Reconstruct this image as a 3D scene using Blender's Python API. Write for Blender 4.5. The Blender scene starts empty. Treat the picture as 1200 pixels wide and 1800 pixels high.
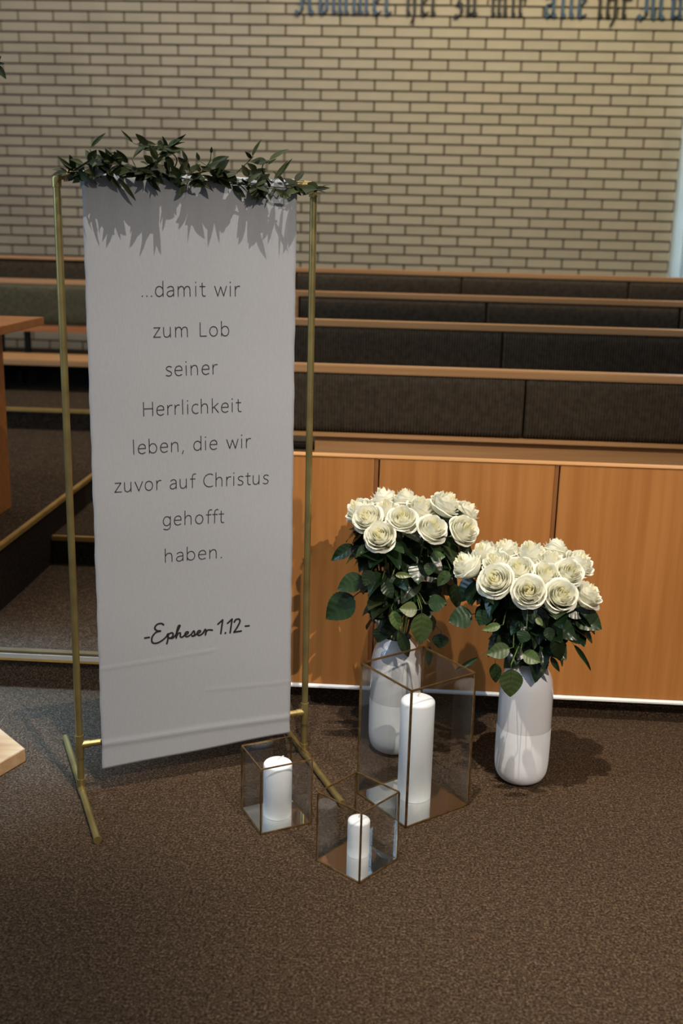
import bpy, bmesh, math, random
from mathutils import Vector, Matrix, noise
R = math.radians
random.seed(7)
scene = bpy.context.scene
COL = scene.collection

# ---------------------------------------------------------------- camera
CAMH, FPX = 1.25, 1878.0
PITCH, ROLL, YAW = R(14.62), R(1.4535), R(3.1)
def cam_axes():
    fw = Vector((0, math.cos(PITCH), -math.sin(PITCH))); r = Vector((1, 0, 0)); u = r.cross(fw)
    c, s = math.cos(ROLL), math.sin(ROLL)
    r, u = c*r + s*u, -s*r + c*u
    M = Matrix.Rotation(YAW, 3, 'Z')
    return M @ r, M @ u, M @ fw
CR, CU, CF = cam_axes()
CO = Vector((0, 0, CAMH))
cd = bpy.data.cameras.new('camera'); cam = bpy.data.objects.new('camera', cd); COL.objects.link(cam)
m3 = Matrix((CR, CU, -CF)).transposed()
cam.matrix_world = Matrix.Translation(CO) @ m3.to_4x4()
cd.sensor_fit = 'VERTICAL'; cd.sensor_height = 36; cd.sensor_width = 24
cd.lens = FPX/1800*36; cd.clip_start = .05; cd.clip_end = 60
cd.dof.use_dof = True; cd.dof.focus_distance = 2.4; cd.dof.aperture_fstop = 3.2
scene.camera = cam

# ---------------------------------------------------------------- world, lamps, exposure
scene.view_settings.view_transform = 'Standard'; scene.view_settings.look = 'None'
scene.view_settings.gamma = 1; scene.view_settings.use_curve_mapping = False
scene.view_settings.exposure = 1.0
w = bpy.data.worlds.new('world'); scene.world = w; w.use_nodes = True
w.node_tree.nodes['Background'].inputs[0].default_value = (.82, .90, 1.0, 1)
w.node_tree.nodes['Background'].inputs[1].default_value = .125

def aim(o, target):
    d = Vector(target) - o.location
    o.rotation_euler = d.to_track_quat('-Z', 'Y').to_euler()
def spot(name, loc, target, energy, col, angle, blend=.6, radius=.04):
    l = bpy.data.lights.new(name, 'SPOT'); o = bpy.data.objects.new(name, l); COL.objects.link(o)
    l.energy = energy; l.color = col; l.spot_size = R(angle); l.spot_blend = blend; l.shadow_soft_size = radius
    o.location = loc; aim(o, target); return o
def area(name, loc, target, energy, col, sx, sy):
    l = bpy.data.lights.new(name, 'AREA'); o = bpy.data.objects.new(name, l); COL.objects.link(o)
    l.shape = 'RECTANGLE'; l.size = sx; l.size_y = sy; l.energy = energy; l.color = col
    o.location = loc; aim(o, target); return o
spot('ceiling_spot_front', (1.45, -.4, 3.1), (.16, 2.2, .35), 215, (1, .86, .72), 46, 1.0, .015)
spot('ceiling_spot_overhead', (-.25, 1.2, 4.5), (.70, 2.0, .1), 385, (1, .88, .74), 34, 1.0, .02)
spot('ceiling_spot_banner', (.0, 1.22, 4.6), (-.46, 2.2, 1.25), 330, (1, .90, .80), 21, 1.0, .012)
area('window_daylight_side', (-3.6, 1.2, 2.2), (-.6, 2.2, .4), 28, (.45, .70, 1.0), 1.0, 2.4)
spot('added_daylight_spot', (-1.25, 2.75, 5.0), (-1.08, 2.42, .0), 1350, (.30, .60, 1.0), 12, .9, .15)  # added overhead spot that makes the bluish daylight patch on the left floor
spot('wall_washer', (1.0, 5.2, 4.6), (1.2, 7.5, 2.6), 95, (1, .82, .30), 96, 1.0, .2)
area('hall_fill', (-.3, 4.6, 4.8), (-.5, 7.5, 1.6), 62, (1, .90, .78), 3.0, 1.0)
area('window_daylight_back', (2.5, 9.2, 2.4), (2.3, 7.5, 1.6), 90, (.70, .88, 1.0), 2.0, 3.0)

# ---------------------------------------------------------------- pixel to point helpers (taken off the photograph once)
def ray(x, y): return CF + (x-600)/FPX*CR + (900-y)/FPX*CU
def on_z(x, y, z=0): d = ray(x, y); return CO + d*((z-CAMH)/d.z)
def on_y(x, y, Y): d = ray(x, y); return CO + d*(Y/d.y)
def project(P):
    d = Vector(P)-CO; z = d.dot(CF); return 600+FPX*d.dot(CR)/z, 900-FPX*d.dot(CU)/z

# ---------------------------------------------------------------- materials
def mat(name, col, rough=.6, metal=0, noise_scale=0, noise_amt=.1, bump=0, bump_scale=None, coat=0, spec=.5, col2=None, rand=0, sss=0, trans=0, stretch=None, detail=4, coord='Object'):
    m = bpy.data.materials.new(name); m.use_nodes = True; nt = m.node_tree; N = nt.nodes; L = nt.links
    b = N['Principled BSDF']; b.inputs['Base Color'].default_value = (*col, 1)
    b.inputs['Roughness'].default_value = rough; b.inputs['Metallic'].default_value = metal
    b.inputs['Specular IOR Level'].default_value = spec; b.inputs['Coat Weight'].default_value = coat
    b.inputs['Coat Roughness'].default_value = .08
    if sss:
        b.inputs['Subsurface Weight'].default_value = sss; b.inputs['Subsurface Radius'].default_value = (1, .9, .7); b.inputs['Subsurface Scale'].default_value = .006
    out = None
    tc = N.new('ShaderNodeTexCoord'); src = tc.outputs[coord]
    if stretch:
        mp = N.new('ShaderNodeMapping'); mp.inputs['Scale'].default_value = stretch; L.new(src, mp.inputs[0]); src = mp.outputs[0]
    if noise_scale:
        n = N.new('ShaderNodeTexNoise'); n.inputs['Scale'].default_value = noise_scale; n.inputs['Detail'].default_value = detail
        L.new(src, n.inputs['Vector'])
        r = N.new('ShaderNodeValToRGB'); c2 = col2 or tuple(c*(1-noise_amt) for c in col)
        r.color_ramp.elements[0].position = .35; r.color_ramp.elements[1].position = .65
        r.color_ramp.elements[0].color = (*c2, 1); r.color_ramp.elements[1].color = (*col, 1)
        L.new(n.outputs[0], r.inputs[0]); out = r.outputs[0]
    if rand:
        oi = N.new('ShaderNodeObjectInfo'); h = N.new('ShaderNodeHueSaturation'); mr = N.new('ShaderNodeMapRange')
        mr.inputs['To Min'].default_value = 1-rand; mr.inputs['To Max'].default_value = 1+rand
        L.new(oi.outputs['Random'], mr.inputs['Value']); L.new(mr.outputs[0], h.inputs['Value'])
        if out: L.new(out, h.inputs['Color'])
        else: h.inputs['Color'].default_value = (*col, 1)
        out = h.outputs[0]
    if out: L.new(out, b.inputs['Base Color'])
    if bump:
        n2 = N.new('ShaderNodeTexNoise'); n2.inputs['Scale'].default_value = bump_scale or noise_scale; n2.inputs['Detail'].default_value = 3
        L.new(src, n2.inputs['Vector'])
        bp = N.new('ShaderNodeBump'); bp.inputs['Strength'].default_value = bump; bp.inputs['Distance'].default_value = .002
        L.new(n2.outputs[0], bp.inputs['Height']); L.new(bp.outputs[0], b.inputs['Normal'])
    if trans:
        t = N.new('ShaderNodeBsdfTranslucent'); mx = N.new('ShaderNodeMixShader'); mx.inputs[0].default_value = trans
        if out: L.new(out, t.inputs[0])
        else: t.inputs[0].default_value = (*col, 1)
        L.new(b.outputs[0], mx.inputs[1]); L.new(t.outputs[0], mx.inputs[2]); L.new(mx.outputs[0], N['Material Output'].inputs[0])
    return m

def carpet_mat(name, a, b_, c):
    m = bpy.data.materials.new(name); m.use_nodes = True; nt = m.node_tree; N = nt.nodes; L = nt.links
    p = N['Principled BSDF']; p.inputs['Roughness'].default_value = .95; p.inputs['Specular IOR Level'].default_value = .1
    g = N.new('ShaderNodeNewGeometry')
    def nz(s, d, rgh=.6):
        n = N.new('ShaderNodeTexNoise'); n.inputs['Scale'].default_value = s; n.inputs['Detail'].default_value = d; n.inputs['Roughness'].default_value = rgh
        L.new(g.outputs['Position'], n.inputs['Vector']); return n
    n1 = nz(200, 4, .8); n2 = nz(60, 3)
    r = N.new('ShaderNodeValToRGB'); e = r.color_ramp.elements
    e[0].position = .36; e[0].color = (*a, 1); e[1].position = .66; e[1].color = (*c, 1)
    k = e.new(.5); k.color = (*b_, 1)
    L.new(n1.outputs[0], r.inputs[0])
    mx = N.new('ShaderNodeMix'); mx.data_type = 'RGBA'; mx.blend_type = 'MULTIPLY'; mx.inputs[0].default_value = .55
    r2 = N.new('ShaderNodeValToRGB'); r2.color_ramp.elements[0].position = .38; r2.color_ramp.elements[0].color = (.45, .42, .4, 1)
    r2.color_ramp.elements[1].position = .62; r2.color_ramp.elements[1].color = (1, 1, 1, 1)
    L.new(n2.outputs[0], r2.inputs[0]); L.new(r.outputs[0], mx.inputs[6]); L.new(r2.outputs[0], mx.inputs[7])
    L.new(mx.outputs[2], p.inputs['Base Color'])
    bp = N.new('ShaderNodeBump'); bp.inputs['Strength'].default_value = .9; bp.inputs['Distance'].default_value = .004
    L.new(n1.outputs[0], bp.inputs['Height']); L.new(bp.outputs[0], p.inputs['Normal'])
    return m

M = {}
M['carpet'] = carpet_mat('brown_carpet', (.015, .0095, .0055), (.066, .042, .025), (.215, .146, .088))
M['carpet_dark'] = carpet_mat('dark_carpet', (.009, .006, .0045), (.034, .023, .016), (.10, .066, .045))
M['brick'] = mat('sand_brick', (.42, .365, .27), .85, noise_scale=3.5, noise_amt=.14, bump=.25, bump_scale=90, rand=.05, coord='Object')
M['mortar'] = mat('mortar', (.14, .108, .062), .95, noise_scale=12, noise_amt=.3)
M['wood'] = mat('beech_wood', (.47, .20, .056), .38, noise_scale=3, col2=(.39, .155, .038), stretch=(14, 14, .55), bump=.05, bump_scale=9, spec=.4)
M['wood_rail'] = mat('beech_rail', (.72, .38, .155), .35, noise_scale=3, col2=(.58, .29, .11), stretch=(.6, 14, 14), spec=.45)
M['wood_dark'] = mat('joint_wood', (.16, .07, .028), .6, noise_scale=5, noise_amt=.2)
M['wood_light'] = mat('pale_plank', (.52, .34, .18), .5, noise_scale=4, col2=(.43, .26, .13), stretch=(2, 14, 14))
M['table_wood'] = mat('table_wood', (.55, .20, .05), .4, noise_scale=4, col2=(.46, .155, .035), stretch=(1, 10, 10))
M['cushion'] = mat('brown_corduroy', (.105, .078, .050), .95, noise_scale=60, noise_amt=.35, spec=.15)
M['cushion_olive'] = mat('olive_corduroy', (.15, .135, .082), .95, noise_scale=60, noise_amt=.3, spec=.15)
M['black'] = mat('black_metal', (.012, .011, .010), .75, noise_scale=10, noise_amt=.2, spec=.15)
M['brass'] = mat('gold_paint', (.40, .32, .125), .36, metal=.75, noise_scale=14, col2=(.27, .21, .08), bump=.08, bump_scale=120)
M['lantern_brass'] = mat('antique_brass', (.34, .22, .09), .32, metal=.85, noise_scale=60, col2=(.20, .12, .05))
M['nosing'] = mat('brass_nosing', (.62, .37, .10), .38, metal=.35, noise_scale=10, noise_amt=.3)
M['white_strip'] = mat('white_strip', (.82, .82, .80), .4, noise_scale=8, noise_amt=.05)
M['mirror'] = mat('mirror', (.80, .80, .78), .015, metal=1)
M['wax'] = mat('white_wax', (.90, .93, .97), .45, noise_scale=30, noise_amt=.04, sss=.35)
M['wick'] = mat('cotton_wick', (.75, .72, .66), .9, noise_scale=200, noise_amt=.2)
M['glaze'] = mat('glossy_grey_glaze', (.70, .70, .715), .12, noise_scale=2, noise_amt=.03, coat=.8)
M['matte'] = mat('matte_white_ceramic', (.86, .89, .92), .6, noise_scale=60, noise_amt=.03, bump=.06, bump_scale=300)
M['linen'] = mat('white_linen', (.405, .42, .445), .9, noise_scale=260, noise_amt=.07, stretch=(3, 3, .25), bump=.25, bump_scale=420, spec=.1, trans=.12)
M['ink'] = mat('black_print', (.012, .012, .014), .6)
M['petal'] = mat('cream_petal', (.93, .93, .84), .55, noise_scale=25, col2=(.91, .90, .75), trans=.32, spec=.2)
M['petal_in'] = mat('yellow_cream_petal', (.93, .91, .72), .55, noise_scale=25, col2=(.92, .88, .62), trans=.3, spec=.25)
M['sepal'] = mat('green_sepal', (.20, .27, .09), .6, noise_scale=30, noise_amt=.3)
M['stem'] = mat('green_stem', (.10, .15, .045), .5, noise_scale=30, noise_amt=.3)
M['curtain'] = mat('sheer_curtain', (.80, .86, .88), .8, noise_scale=6, noise_amt=.05, trans=.65)
M['frame_white'] = mat('window_frame_white', (.75, .76, .76), .4, noise_scale=5, noise_amt=.04)
M['letter_blue'] = mat('blue_metal_letter', (.035, .085, .15), .5, noise_scale=9, noise_amt=.2)
M['letter_black'] = mat('black_metal_letter', (.016, .014, .013), .5, noise_scale=9, noise_amt=.2)
M['cream_strip'] = mat('cream_strip', (.52, .47, .38), .5, noise_scale=9, noise_amt=.08)
M['strip_wood'] = mat('dark_strip_wood', (.27, .105, .030), .45, noise_scale=4, noise_amt=.15)
M['trim_brown'] = mat('bronze_trim', (.20, .14, .07), .4, metal=.5, noise_scale=9, noise_amt=.2)
M['plaster'] = mat('plaster', (.5, .47, .42), .9, noise_scale=6, noise_amt=.05)

def leaf_mat(name, top, under, rough, spec=.45):
    m = bpy.data.materials.new(name); m.use_nodes = True; N = m.node_tree.nodes; L = m.node_tree.links
    b = N['Principled BSDF']; b.inputs['Roughness'].default_value = rough; b.inputs['Specular IOR Level'].default_value = spec
    g = N.new('ShaderNodeNewGeometry'); mx = N.new('ShaderNodeMix'); mx.data_type = 'RGBA'
    mx.inputs[6].default_value = (*top, 1); mx.inputs[7].default_value = (*under, 1)
    L.new(g.outputs['Backfacing'], mx.inputs[0])
    oi = N.new('ShaderNodeObjectInfo'); h = N.new('ShaderNodeHueSaturation')
    mr = N.new('ShaderNodeMapRange'); mr.inputs['To Min'].default_value = .6; mr.inputs['To Max'].default_value = 1.5
    mr2 = N.new('ShaderNodeMapRange'); mr2.inputs['To Min'].default_value = .47; mr2.inputs['To Max'].default_value = .55
    wn = N.new('ShaderNodeTexWhiteNoise'); wn.noise_dimensions = '1D'; L.new(oi.outputs['Random'], wn.inputs['W'])
    L.new(oi.outputs['Random'], mr.inputs['Value']); L.new(wn.outputs[0], mr2.inputs['Value'])
    L.new(mr.outputs[0], h.inputs['Value']); L.new(mr2.outputs[0], h.inputs['Hue']); L.new(mx.outputs[2], h.inputs['Color'])
    src = h.outputs[0]
    n = N.new('ShaderNodeTexNoise'); n.inputs['Scale'].default_value = 4; tc = N.new('ShaderNodeTexCoord'); L.new(tc.outputs['Object'], n.inputs[0])
    mm = N.new('ShaderNodeMix'); mm.data_type = 'RGBA'; mm.blend_type = 'MULTIPLY'; mm.inputs[0].default_value = .5
    L.new(src, mm.inputs[6]); L.new(n.outputs[0], mm.inputs[7]); L.new(mm.outputs[2], b.inputs['Base Color'])
    return m
M['rose_leaf'] = leaf_mat('rose_leaf', (.019, .038, .012), (.045, .064, .024), .30)
M['rose_leaf_light'] = leaf_mat('rose_leaf_light', (.075, .11, .030), (.08, .11, .042), .38)
M['ruscus'] = leaf_mat('ruscus_leaf', (.030, .038, .013), (.040, .048, .018), .55, .18)

def glass_mat():
    m = bpy.data.materials.new('clear_glass'); m.use_nodes = True; N = m.node_tree.nodes; L = m.node_tree.links
    N.remove(N['Principled BSDF'])
    t = N.new('ShaderNodeBsdfTransparent'); t.inputs[0].default_value = (.93, .94, .94, 1)
    g = N.new('ShaderNodeBsdfGlossy'); g.inputs['Roughness'].default_value = .01
    lw = N.new('ShaderNodeLayerWeight'); lw.inputs[0].default_value = .5
    pw = N.new('ShaderNodeMath'); pw.operation = 'POWER'; pw.inputs[1].default_value = 4.0; L.new(lw.outputs['Facing'], pw.inputs[0])
    f = N.new('ShaderNodeMath'); f.operation = 'MULTIPLY_ADD'; f.inputs[1].default_value = .55; f.inputs[2].default_value = .035; L.new(pw.outputs[0], f.inputs[0])
    mx = N.new('ShaderNodeMixShader'); L.new(f.outputs[0], mx.inputs[0]); L.new(t.outputs[0], mx.inputs[1]); L.new(g.outputs[0], mx.inputs[2])
    L.new(mx.outputs[0], N['Material Output'].inputs[0]); return m
M['glass'] = glass_mat()

# ---------------------------------------------------------------- object helpers
def mesh_of(name, verts, faces, mats, smooth=False, fmat=None):
    me = bpy.data.meshes.new(name); me.from_pydata([tuple(v) for v in verts], [], faces)
    for m in (mats if isinstance(mats, (list, tuple)) else [mats]): me.materials.append(m)
    if smooth: me.polygons.foreach_set('use_smooth', [True]*len(me.polygons))
    if fmat: me.polygons.foreach_set('material_index', fmat)
    me.update(); return me
def link(name, me, parent=None, matrix=None):
    o = bpy.data.objects.new(name, me); COL.objects.link(o)
    if parent: o.parent = parent
    if matrix is not None: o.matrix_basis = matrix
    return o
def tag(o, label, cat, group=None):
    o['label'] = label; o['category'] = cat
    if group: o['group'] = group
    return o
def thing(name, label, cat, loc=(0, 0, 0), group=None):
    o = bpy.data.objects.new(name, None); COL.objects.link(o); o.location = loc; o.empty_display_size = .05
    return tag(o, label, cat, group)
def structure(o): o['kind'] = 'structure'; return o
class G:                       # geometry collector in world coordinates
    def __init__(s): s.v = []; s.f = []
    def add(s, v, f): k = len(s.v); s.v += [Vector(p) for p in v]; s.f += [tuple(i+k for i in q) for q in f]; return s
    def box(s, a, b):
        x0, y0, z0 = a; x1, y1, z1 = b
        return s.add([(x0,y0,z0),(x1,y0,z0),(x1,y1,z0),(x0,y1,z0),(x0,y0,z1),(x1,y0,z1),(x1,y1,z1),(x0,y1,z1)],
                     [(0,3,2,1),(4,5,6,7),(0,1,5,4),(1,2,6,5),(2,3,7,6),(3,0,4,7)])
    def prism(s, pts, z0, z1):
        n = len(pts); return s.add([(p[0], p[1], z0) for p in pts]+[(p[0], p[1], z1) for p in pts],
            [tuple(range(n))[::-1], tuple(range(n, 2*n))]+[(i, (i+1) % n, n+(i+1) % n, n+i) for i in range(n)])
    def tube(s, pts, rad, n=10, caps=True):
        pts = [Vector(p) for p in pts]; rs = rad if isinstance(rad, (list, tuple)) else [rad]*len(pts)
        up = None; V = []; F = []
        for i, p in enumerate(pts):
            t = (pts[min(i+1, len(pts)-1)]-pts[max(i-1, 0)]).normalized()
            if up is None: up = t.orthogonal().normalized()
            up = (up-t*up.dot(t)).normalized(); b = t.cross(up)
            V += [p+(up*math.cos(2*math.pi*k/n)+b*math.sin(2*math.pi*k/n))*rs[i] for k in range(n)]
        for i in range(len(pts)-1):
            for k in range(n): F.append((i*n+k, i*n+(k+1) % n, (i+1)*n+(k+1) % n, (i+1)*n+k))
        if caps: F.append(tuple(range(n))[::-1]); F.append(tuple(range((len(pts)-1)*n, len(pts)*n)))
        return s.add(V, F)
    def lathe(s, prof, c=(0, 0, 0), n=40):
        V = []; F = []
        for r, z in prof: V += [Vector((c[0]+r*math.cos(2*math.pi*k/n), c[1]+r*math.sin(2*math.pi*k/n), c[2]+z)) for k in range(n)]
        for i in range(len(prof)-1):
            for k in range(n): F.append((i*n+k, i*n+(k+1) % n, (i+1)*n+(k+1) % n, (i+1)*n+k))
        return s.add(V, F)
    def build(s, name, m, parent=None, smooth=False, bevel=0, loc=None):
        o0 = Vector(parent_loc(parent)) if parent else Vector(loc or (0, 0, 0))
        me = mesh_of(name, [p-o0 for p in s.v], s.f, m, smooth)
        if bevel:
            bm = bmesh.new(); bm.from_mesh(me)
            bmesh.ops.bevel(bm, geom=bm.edges[:], offset=bevel, segments=2, affect='EDGES', clamp_overlap=True)
            bm.to_mesh(me); bm.free()
        o = link(name, me, parent)
        if not parent: o.location = o0
        if smooth:
            try: me.set_sharp_from_angle(angle=R(40))
            except Exception: pass
        return o
def parent_loc(p):
    v = Vector(p.location)
    while p.parent: p = p.parent; v += Vector(p.location)
    return v
def catmull(pts, n=6, closed=False):
    P = [Vector(p) for p in pts]; out = []
    Q = [2*P[0]-P[1]]+P+[2*P[-1]-P[-2]]
    for i in range(1, len(Q)-2):
        for k in range(n):
            t = k/n; a, b, c, d = Q[i-1], Q[i], Q[i+1], Q[i+2]
            out.append(.5*((2*b)+(c-a)*t+(2*a-5*b+4*c-d)*t*t+(3*b-a-3*c+d)*t**3))
    out.append(P[-1]); return out

# ================================================================ THE SETTING
WY = 7.5                                              # brick wall plane
L1, L2, L3, L4 = .106, .205, .308, .409
RY, S2, S3, S4, SX = 2.715, 3.516, 4.23, 4.938, -1.2
def carpet_piece(name, g, m='carpet'): return structure(g.build(name, M[m]))
carpet_piece('floor', G().box((-5, -2.5, -.1), (5, RY, 0)))
# carpeted terraces: tread slabs with their own darker risers and nosings
def terrace(name, x0, x1, y0, y1, z, zb, lip=True):
    t = carpet_piece(name, G().box((x0, y0+.006, -.1), (x1, y1, z)))
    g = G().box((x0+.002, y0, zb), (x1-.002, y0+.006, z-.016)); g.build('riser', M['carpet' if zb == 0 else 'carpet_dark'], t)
    if lip: G().box((x0, y0-.004, z-.016), (x1, y0+.014, z+.001)).build('nosing', M['nosing'], t, bevel=.002)
    return t
t1 = terrace('floor_platform', SX, 5, RY, S2, L1, 0, False)
G().box((SX, RY-.004, L1-.006), (-.512, RY+.02, L1+.002)).build('edge_trim', M['trim_brown'], t1, bevel=.001)
G().box((SX, RY-.006, L1-.019), (-.512, RY-.0005, L1-.006)).build('cream_strip', M['cream_strip'], t1)
G().box((SX, RY-.006, L1-.026), (-.512, RY-.0005, L1-.019)).build('lower_trim', M['nosing'], t1)
terrace('floor_platform', SX, 5, S2, S3, L2, L1)
terrace('floor_platform', SX, 5, S3, S4, L3, L2)
terrace('floor_platform', SX, 5, S4, WY, L4, L3)
tb = carpet_piece('floor_platform', G().box((-5, RY+.006, -.1), (SX-.006, S4, L3)))
G().box((-5, RY, 0), (SX-.002, RY+.006, L1-.028)).build('riser', M['carpet'], tb)
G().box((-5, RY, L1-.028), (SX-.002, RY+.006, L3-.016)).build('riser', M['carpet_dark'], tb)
G().box((-5, RY-.006, L1-.019), (SX, RY-.0005, L1-.006)).build('cream_strip', M['cream_strip'], tb)
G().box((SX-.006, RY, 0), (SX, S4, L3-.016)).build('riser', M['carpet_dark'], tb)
G().box((SX-.014, RY-.004, L3-.016), (SX+.004, S3+.0, L3+.001)).build('nosing', M['nosing'], tb, bevel=.002)
terrace('floor_platform', -5, SX-.001, S4, WY, L4, L3)

# ---- brick wall with real bricks
PX, PZ, JT = .2365, .0652, .0105
wall = structure(G().box((-5, WY+.012, -.1), (1.80, WY+.22, 4.2)).build('wall_back', M['mortar']))
structure(G().box((1.80, WY+.012, 3.3), (5, WY+.22, 4.2)).build('wall_back_lintel', M['plaster']))
structure(G().box((3.67, WY+.012, .45), (5, WY+.22, 3.3)).build('wall_back_side', M['plaster']))
structure(G().box((-5.2, -2.5, -.1), (-5, WY+.22, 4.2)).build('wall_left', M['plaster']))
structure(G().box((5, -2.5, -.1), (5.2, WY+.22, 4.2)).build('wall_right', M['plaster']))
structure(G().box((1.80, WY+.012, -.1), (5, WY+.22, .45)).build('wall_back_sill', M['plaster']))
bx, by, bz = (PX-JT)/2, .012, (PZ-JT)/2
def brick_mesh():
    g = G(); c = .0022
    a = [(-bx, -bz), (bx, -bz), (bx, bz), (-bx, bz)]; i = [(-bx+c, -bz+c), (bx-c, -bz+c), (bx-c, bz-c), (-bx+c, bz-c)]
    v = [(x, by, z) for x, z in a]+[(x, -by+c, z) for x, z in a]+[(x, -by, z) for x, z in i]
    f = [(0, 1, 5, 4), (1, 2, 6, 5), (2, 3, 7, 6), (3, 0, 4, 7), (4, 5, 9, 8), (5, 6, 10, 9), (6, 7, 11, 10), (7, 4, 8, 11), (8, 9, 10, 11)]
    return v, f
bv, bf = brick_mesh()
bme = mesh_of('brick', bv, bf, M['brick'])
ref = on_y(787, 115.8, WY)                             # a perpend joint of one course
cells = []
for r_ in range(-40, 40):
    z = ref.z+r_*PZ
    if z < .03 or z > 4.15: continue
    for c_ in range(-30, 30):
        x = ref.x+PX/2+c_*PX+(PX/2 if r_ % 2 else 0)
        if x-bx < -4.2 or x-bx > 1.78: continue
        u, v = project((x, WY, z))
        seen = -30 < u < 1170 and -5 < v < 480 and not (150 < u < 510 and v > 335)
        cells.append((0 if seen else 1, (Vector((x, WY, z))-CO).length, x, z))
cells.sort()
rest = G()
for k, (s_, d_, x, z) in enumerate(cells):
    jy = random.uniform(-.0015, .0015)
    if x+bx > 1.80: 
        x1 = 1.80; sx = (x1-(x-bx))/(2*bx); x = (x-bx+x1)/2
    else: sx = 1
    if k < 300: link('brick', bme, wall, Matrix.Translation((x, WY+jy, z)) @ Matrix.Diagonal((sx, 1, 1, 1)))
    else: rest.add([(x+p[0]*sx, WY+jy+p[1], z+p[2]) for p in bv], bf)
ro = rest.build('brick_courses', M['brick'], wall); ro['kind'] = 'stuff'

# ---- window beside the wall, and its sheer curtain
win = structure(thing('window_1', '', '', (1.84, WY+.1, .45)))
for k in ('label', 'category'): del win[k]
wg = lambda a, b, n='window_frame': G().box(a, b).build(n, M['frame_white'], win, bevel=.003)
wg((1.80, WY+.08, .45), (1.87, WY+.16, 3.3)); wg((3.6, WY+.08, .45), (3.67, WY+.16, 3.3))
wg((1.87, WY+.08, .45), (3.6, WY+.16, .53)); wg((1.87, WY+.08, 3.22), (3.6, WY+.16, 3.3)); wg((2.70, WY+.085, .53), (2.77, WY+.155, 3.22), 'mullion')
for a, b in ((1.87, 2.70), (2.77, 3.6)): G().box((a, WY+.115, .53), (b, WY+.121, 3.22)).build('pane', M['glass'], win)
V = []; F = []; nx, nz = 200, 14
for j in range(nz+1):
    for i in range(nx+1):
        s = i/nx; z = .50+2.9*j/nz; x = 1.735+s*1.95
        V.append((x+.006*math.sin(s*60+j*.2), WY-.085+.026*math.sin(s*118+.6*math.sin(j*.25+s*9))*(1-.2*j/nz), z))
for j in range(nz):
    for i in range(nx): a = j*(nx+1)+i; F.append((a, a+1, a+nx+2, a+nx+1))
cur = link('sheer_curtain', mesh_of('sheer_curtain', V, F, M['curtain'], True)); cur.modifiers.new('s', 'SOLIDIFY').thickness = .0008
tag(cur, 'pale bluish white sheer curtain hanging in folds beside the brick wall', 'curtain')
rod = G().tube([(1.70, WY-.085, 3.41), (3.72, WY-.085, 3.41)], .011, 12)
for x in (1.76, 3.66): rod.box((x-.006, WY-.085, 3.404), (x+.006, WY+.012, 3.416))
tag(rod.build('curtain_rod', M['black'], None, True), 'slim dark curtain rod carrying the sheer curtain above the window', 'rod')

# ================================================================ PEWS
def cushion_mesh(name, wd, ht, m, rib=.0095, th=.04):
    n = max(8, int(wd/rib))*4; V = []; F = []
    prof = [(-.5, .0), (-.5, .45), (-.47, .8), (-.40, .96), (-.2, 1), (.2, 1), (.40, .96), (.47, .8), (.5, .45), (.5, 0)]
    for i in range(n+1):
        s = i/n; x = -wd/2+wd*s; e = min(1, min(s, 1-s)*wd/.012); e = math.sqrt(max(0, 1-(1-e)**2))
        ridge = .0034*math.cos(2*math.pi*i/4)
        for z, d in prof: V.append((x, -(th*d*(.55+.45*e))-ridge*(1 if 0 < d else 0), z*ht))
    m_ = len(prof)
    for i in range(n):
        for k in range(m_-1): a = i*m_+k; F.append((a, a+m_, a+m_+1, a+1))
    F.append(tuple(range(m_))); F.append(tuple(range(n*m_, (n+1)*m_))[::-1])
    return mesh_of(name, V, F, m, True)
def pew(label, Y, ztop, zf, x0, x1, seams, cm, low=None, seat=True, group='upholstered pews on the carpeted terraces', zrail=.024):
    t = thing('church_pew', label, 'pew', ((x0+x1)/2, Y, zf), group)
    G().box((x0, Y-.032, ztop-zrail), (x1, Y+.03, ztop)).build('top_rail', M['wood_rail'], t, bevel=.003)
    h = .185; zc = ztop-zrail-h/2-.001
    G().box((x0+.02, Y+.004, ztop-zrail-h-.02), (x1-.02, Y+.018, ztop-zrail)).build('back_board', M['wood'], t)
    edges = [x0+.028]+seams+[x1-.028]
    for a, b in zip(edges, edges[1:]):
        me = cushion_mesh('cushion', b-a-.004, h, cm); link('cushion', me, t, Matrix.Translation(Vector(((a+b)/2, Y+.002, zc))-t.location))
    zb = ztop-zrail-h
    G().box((x0+.02, Y-.034, zb-.016), (x1-.02, Y+.004, zb-.002)).build('lower_rail', M['wood_rail'], t, bevel=.002)
    if low: G().box((low, Y-.004, zf+.30), (x1-.02, Y+.016, zb-.018)).build('lower_board', M['wood_rail'], t)
    for x in (x0, x1-.026): G().box((x, Y-.045, zf), (x+.026, Y+.03, ztop-zrail+.001 if True else 0)).build('end_panel', M['wood_rail'], t, bevel=.002)
    if seat:
        G().box((x0+.026, Y-.40, zf+.27), (x1-.026, Y-.06, zf+.295)).build('seat', M['wood_rail'], t, bevel=.003)
        G().box((x0+.04, Y-.395, zf+.296), (x1-.04, Y-.07, zf+.325)).build('seat_cushion', cm, t, bevel=.008)
        for x in (x0+.06, (x0+x1)/2, x1-.10):
            G().box((x, Y-.36, zf), (x+.03, Y-.32, zf+.27)).box((x, Y-.06, zf), (x+.03, Y-.02, zf+.27)).build('leg', M['black'], t)
    return t
pew('brown corduroy pew nearest the camera, directly behind the wooden front panel', 3.35, .852, L1, -.56, 2.0, [.380, 1.23], M['cushion'], low=-.272)
pew('brown corduroy pew in the second row behind the wooden front panel', 4.12, .931, L2, -.56, 2.0, [.370, 1.21], M['cushion'], low=-.2)
pew('brown corduroy pew in the third row, just in front of the rearmost one', 4.88, .996, L3, -.505, 2.0, [.360, 1.2055], M['cushion'], low=-.2)
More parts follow.
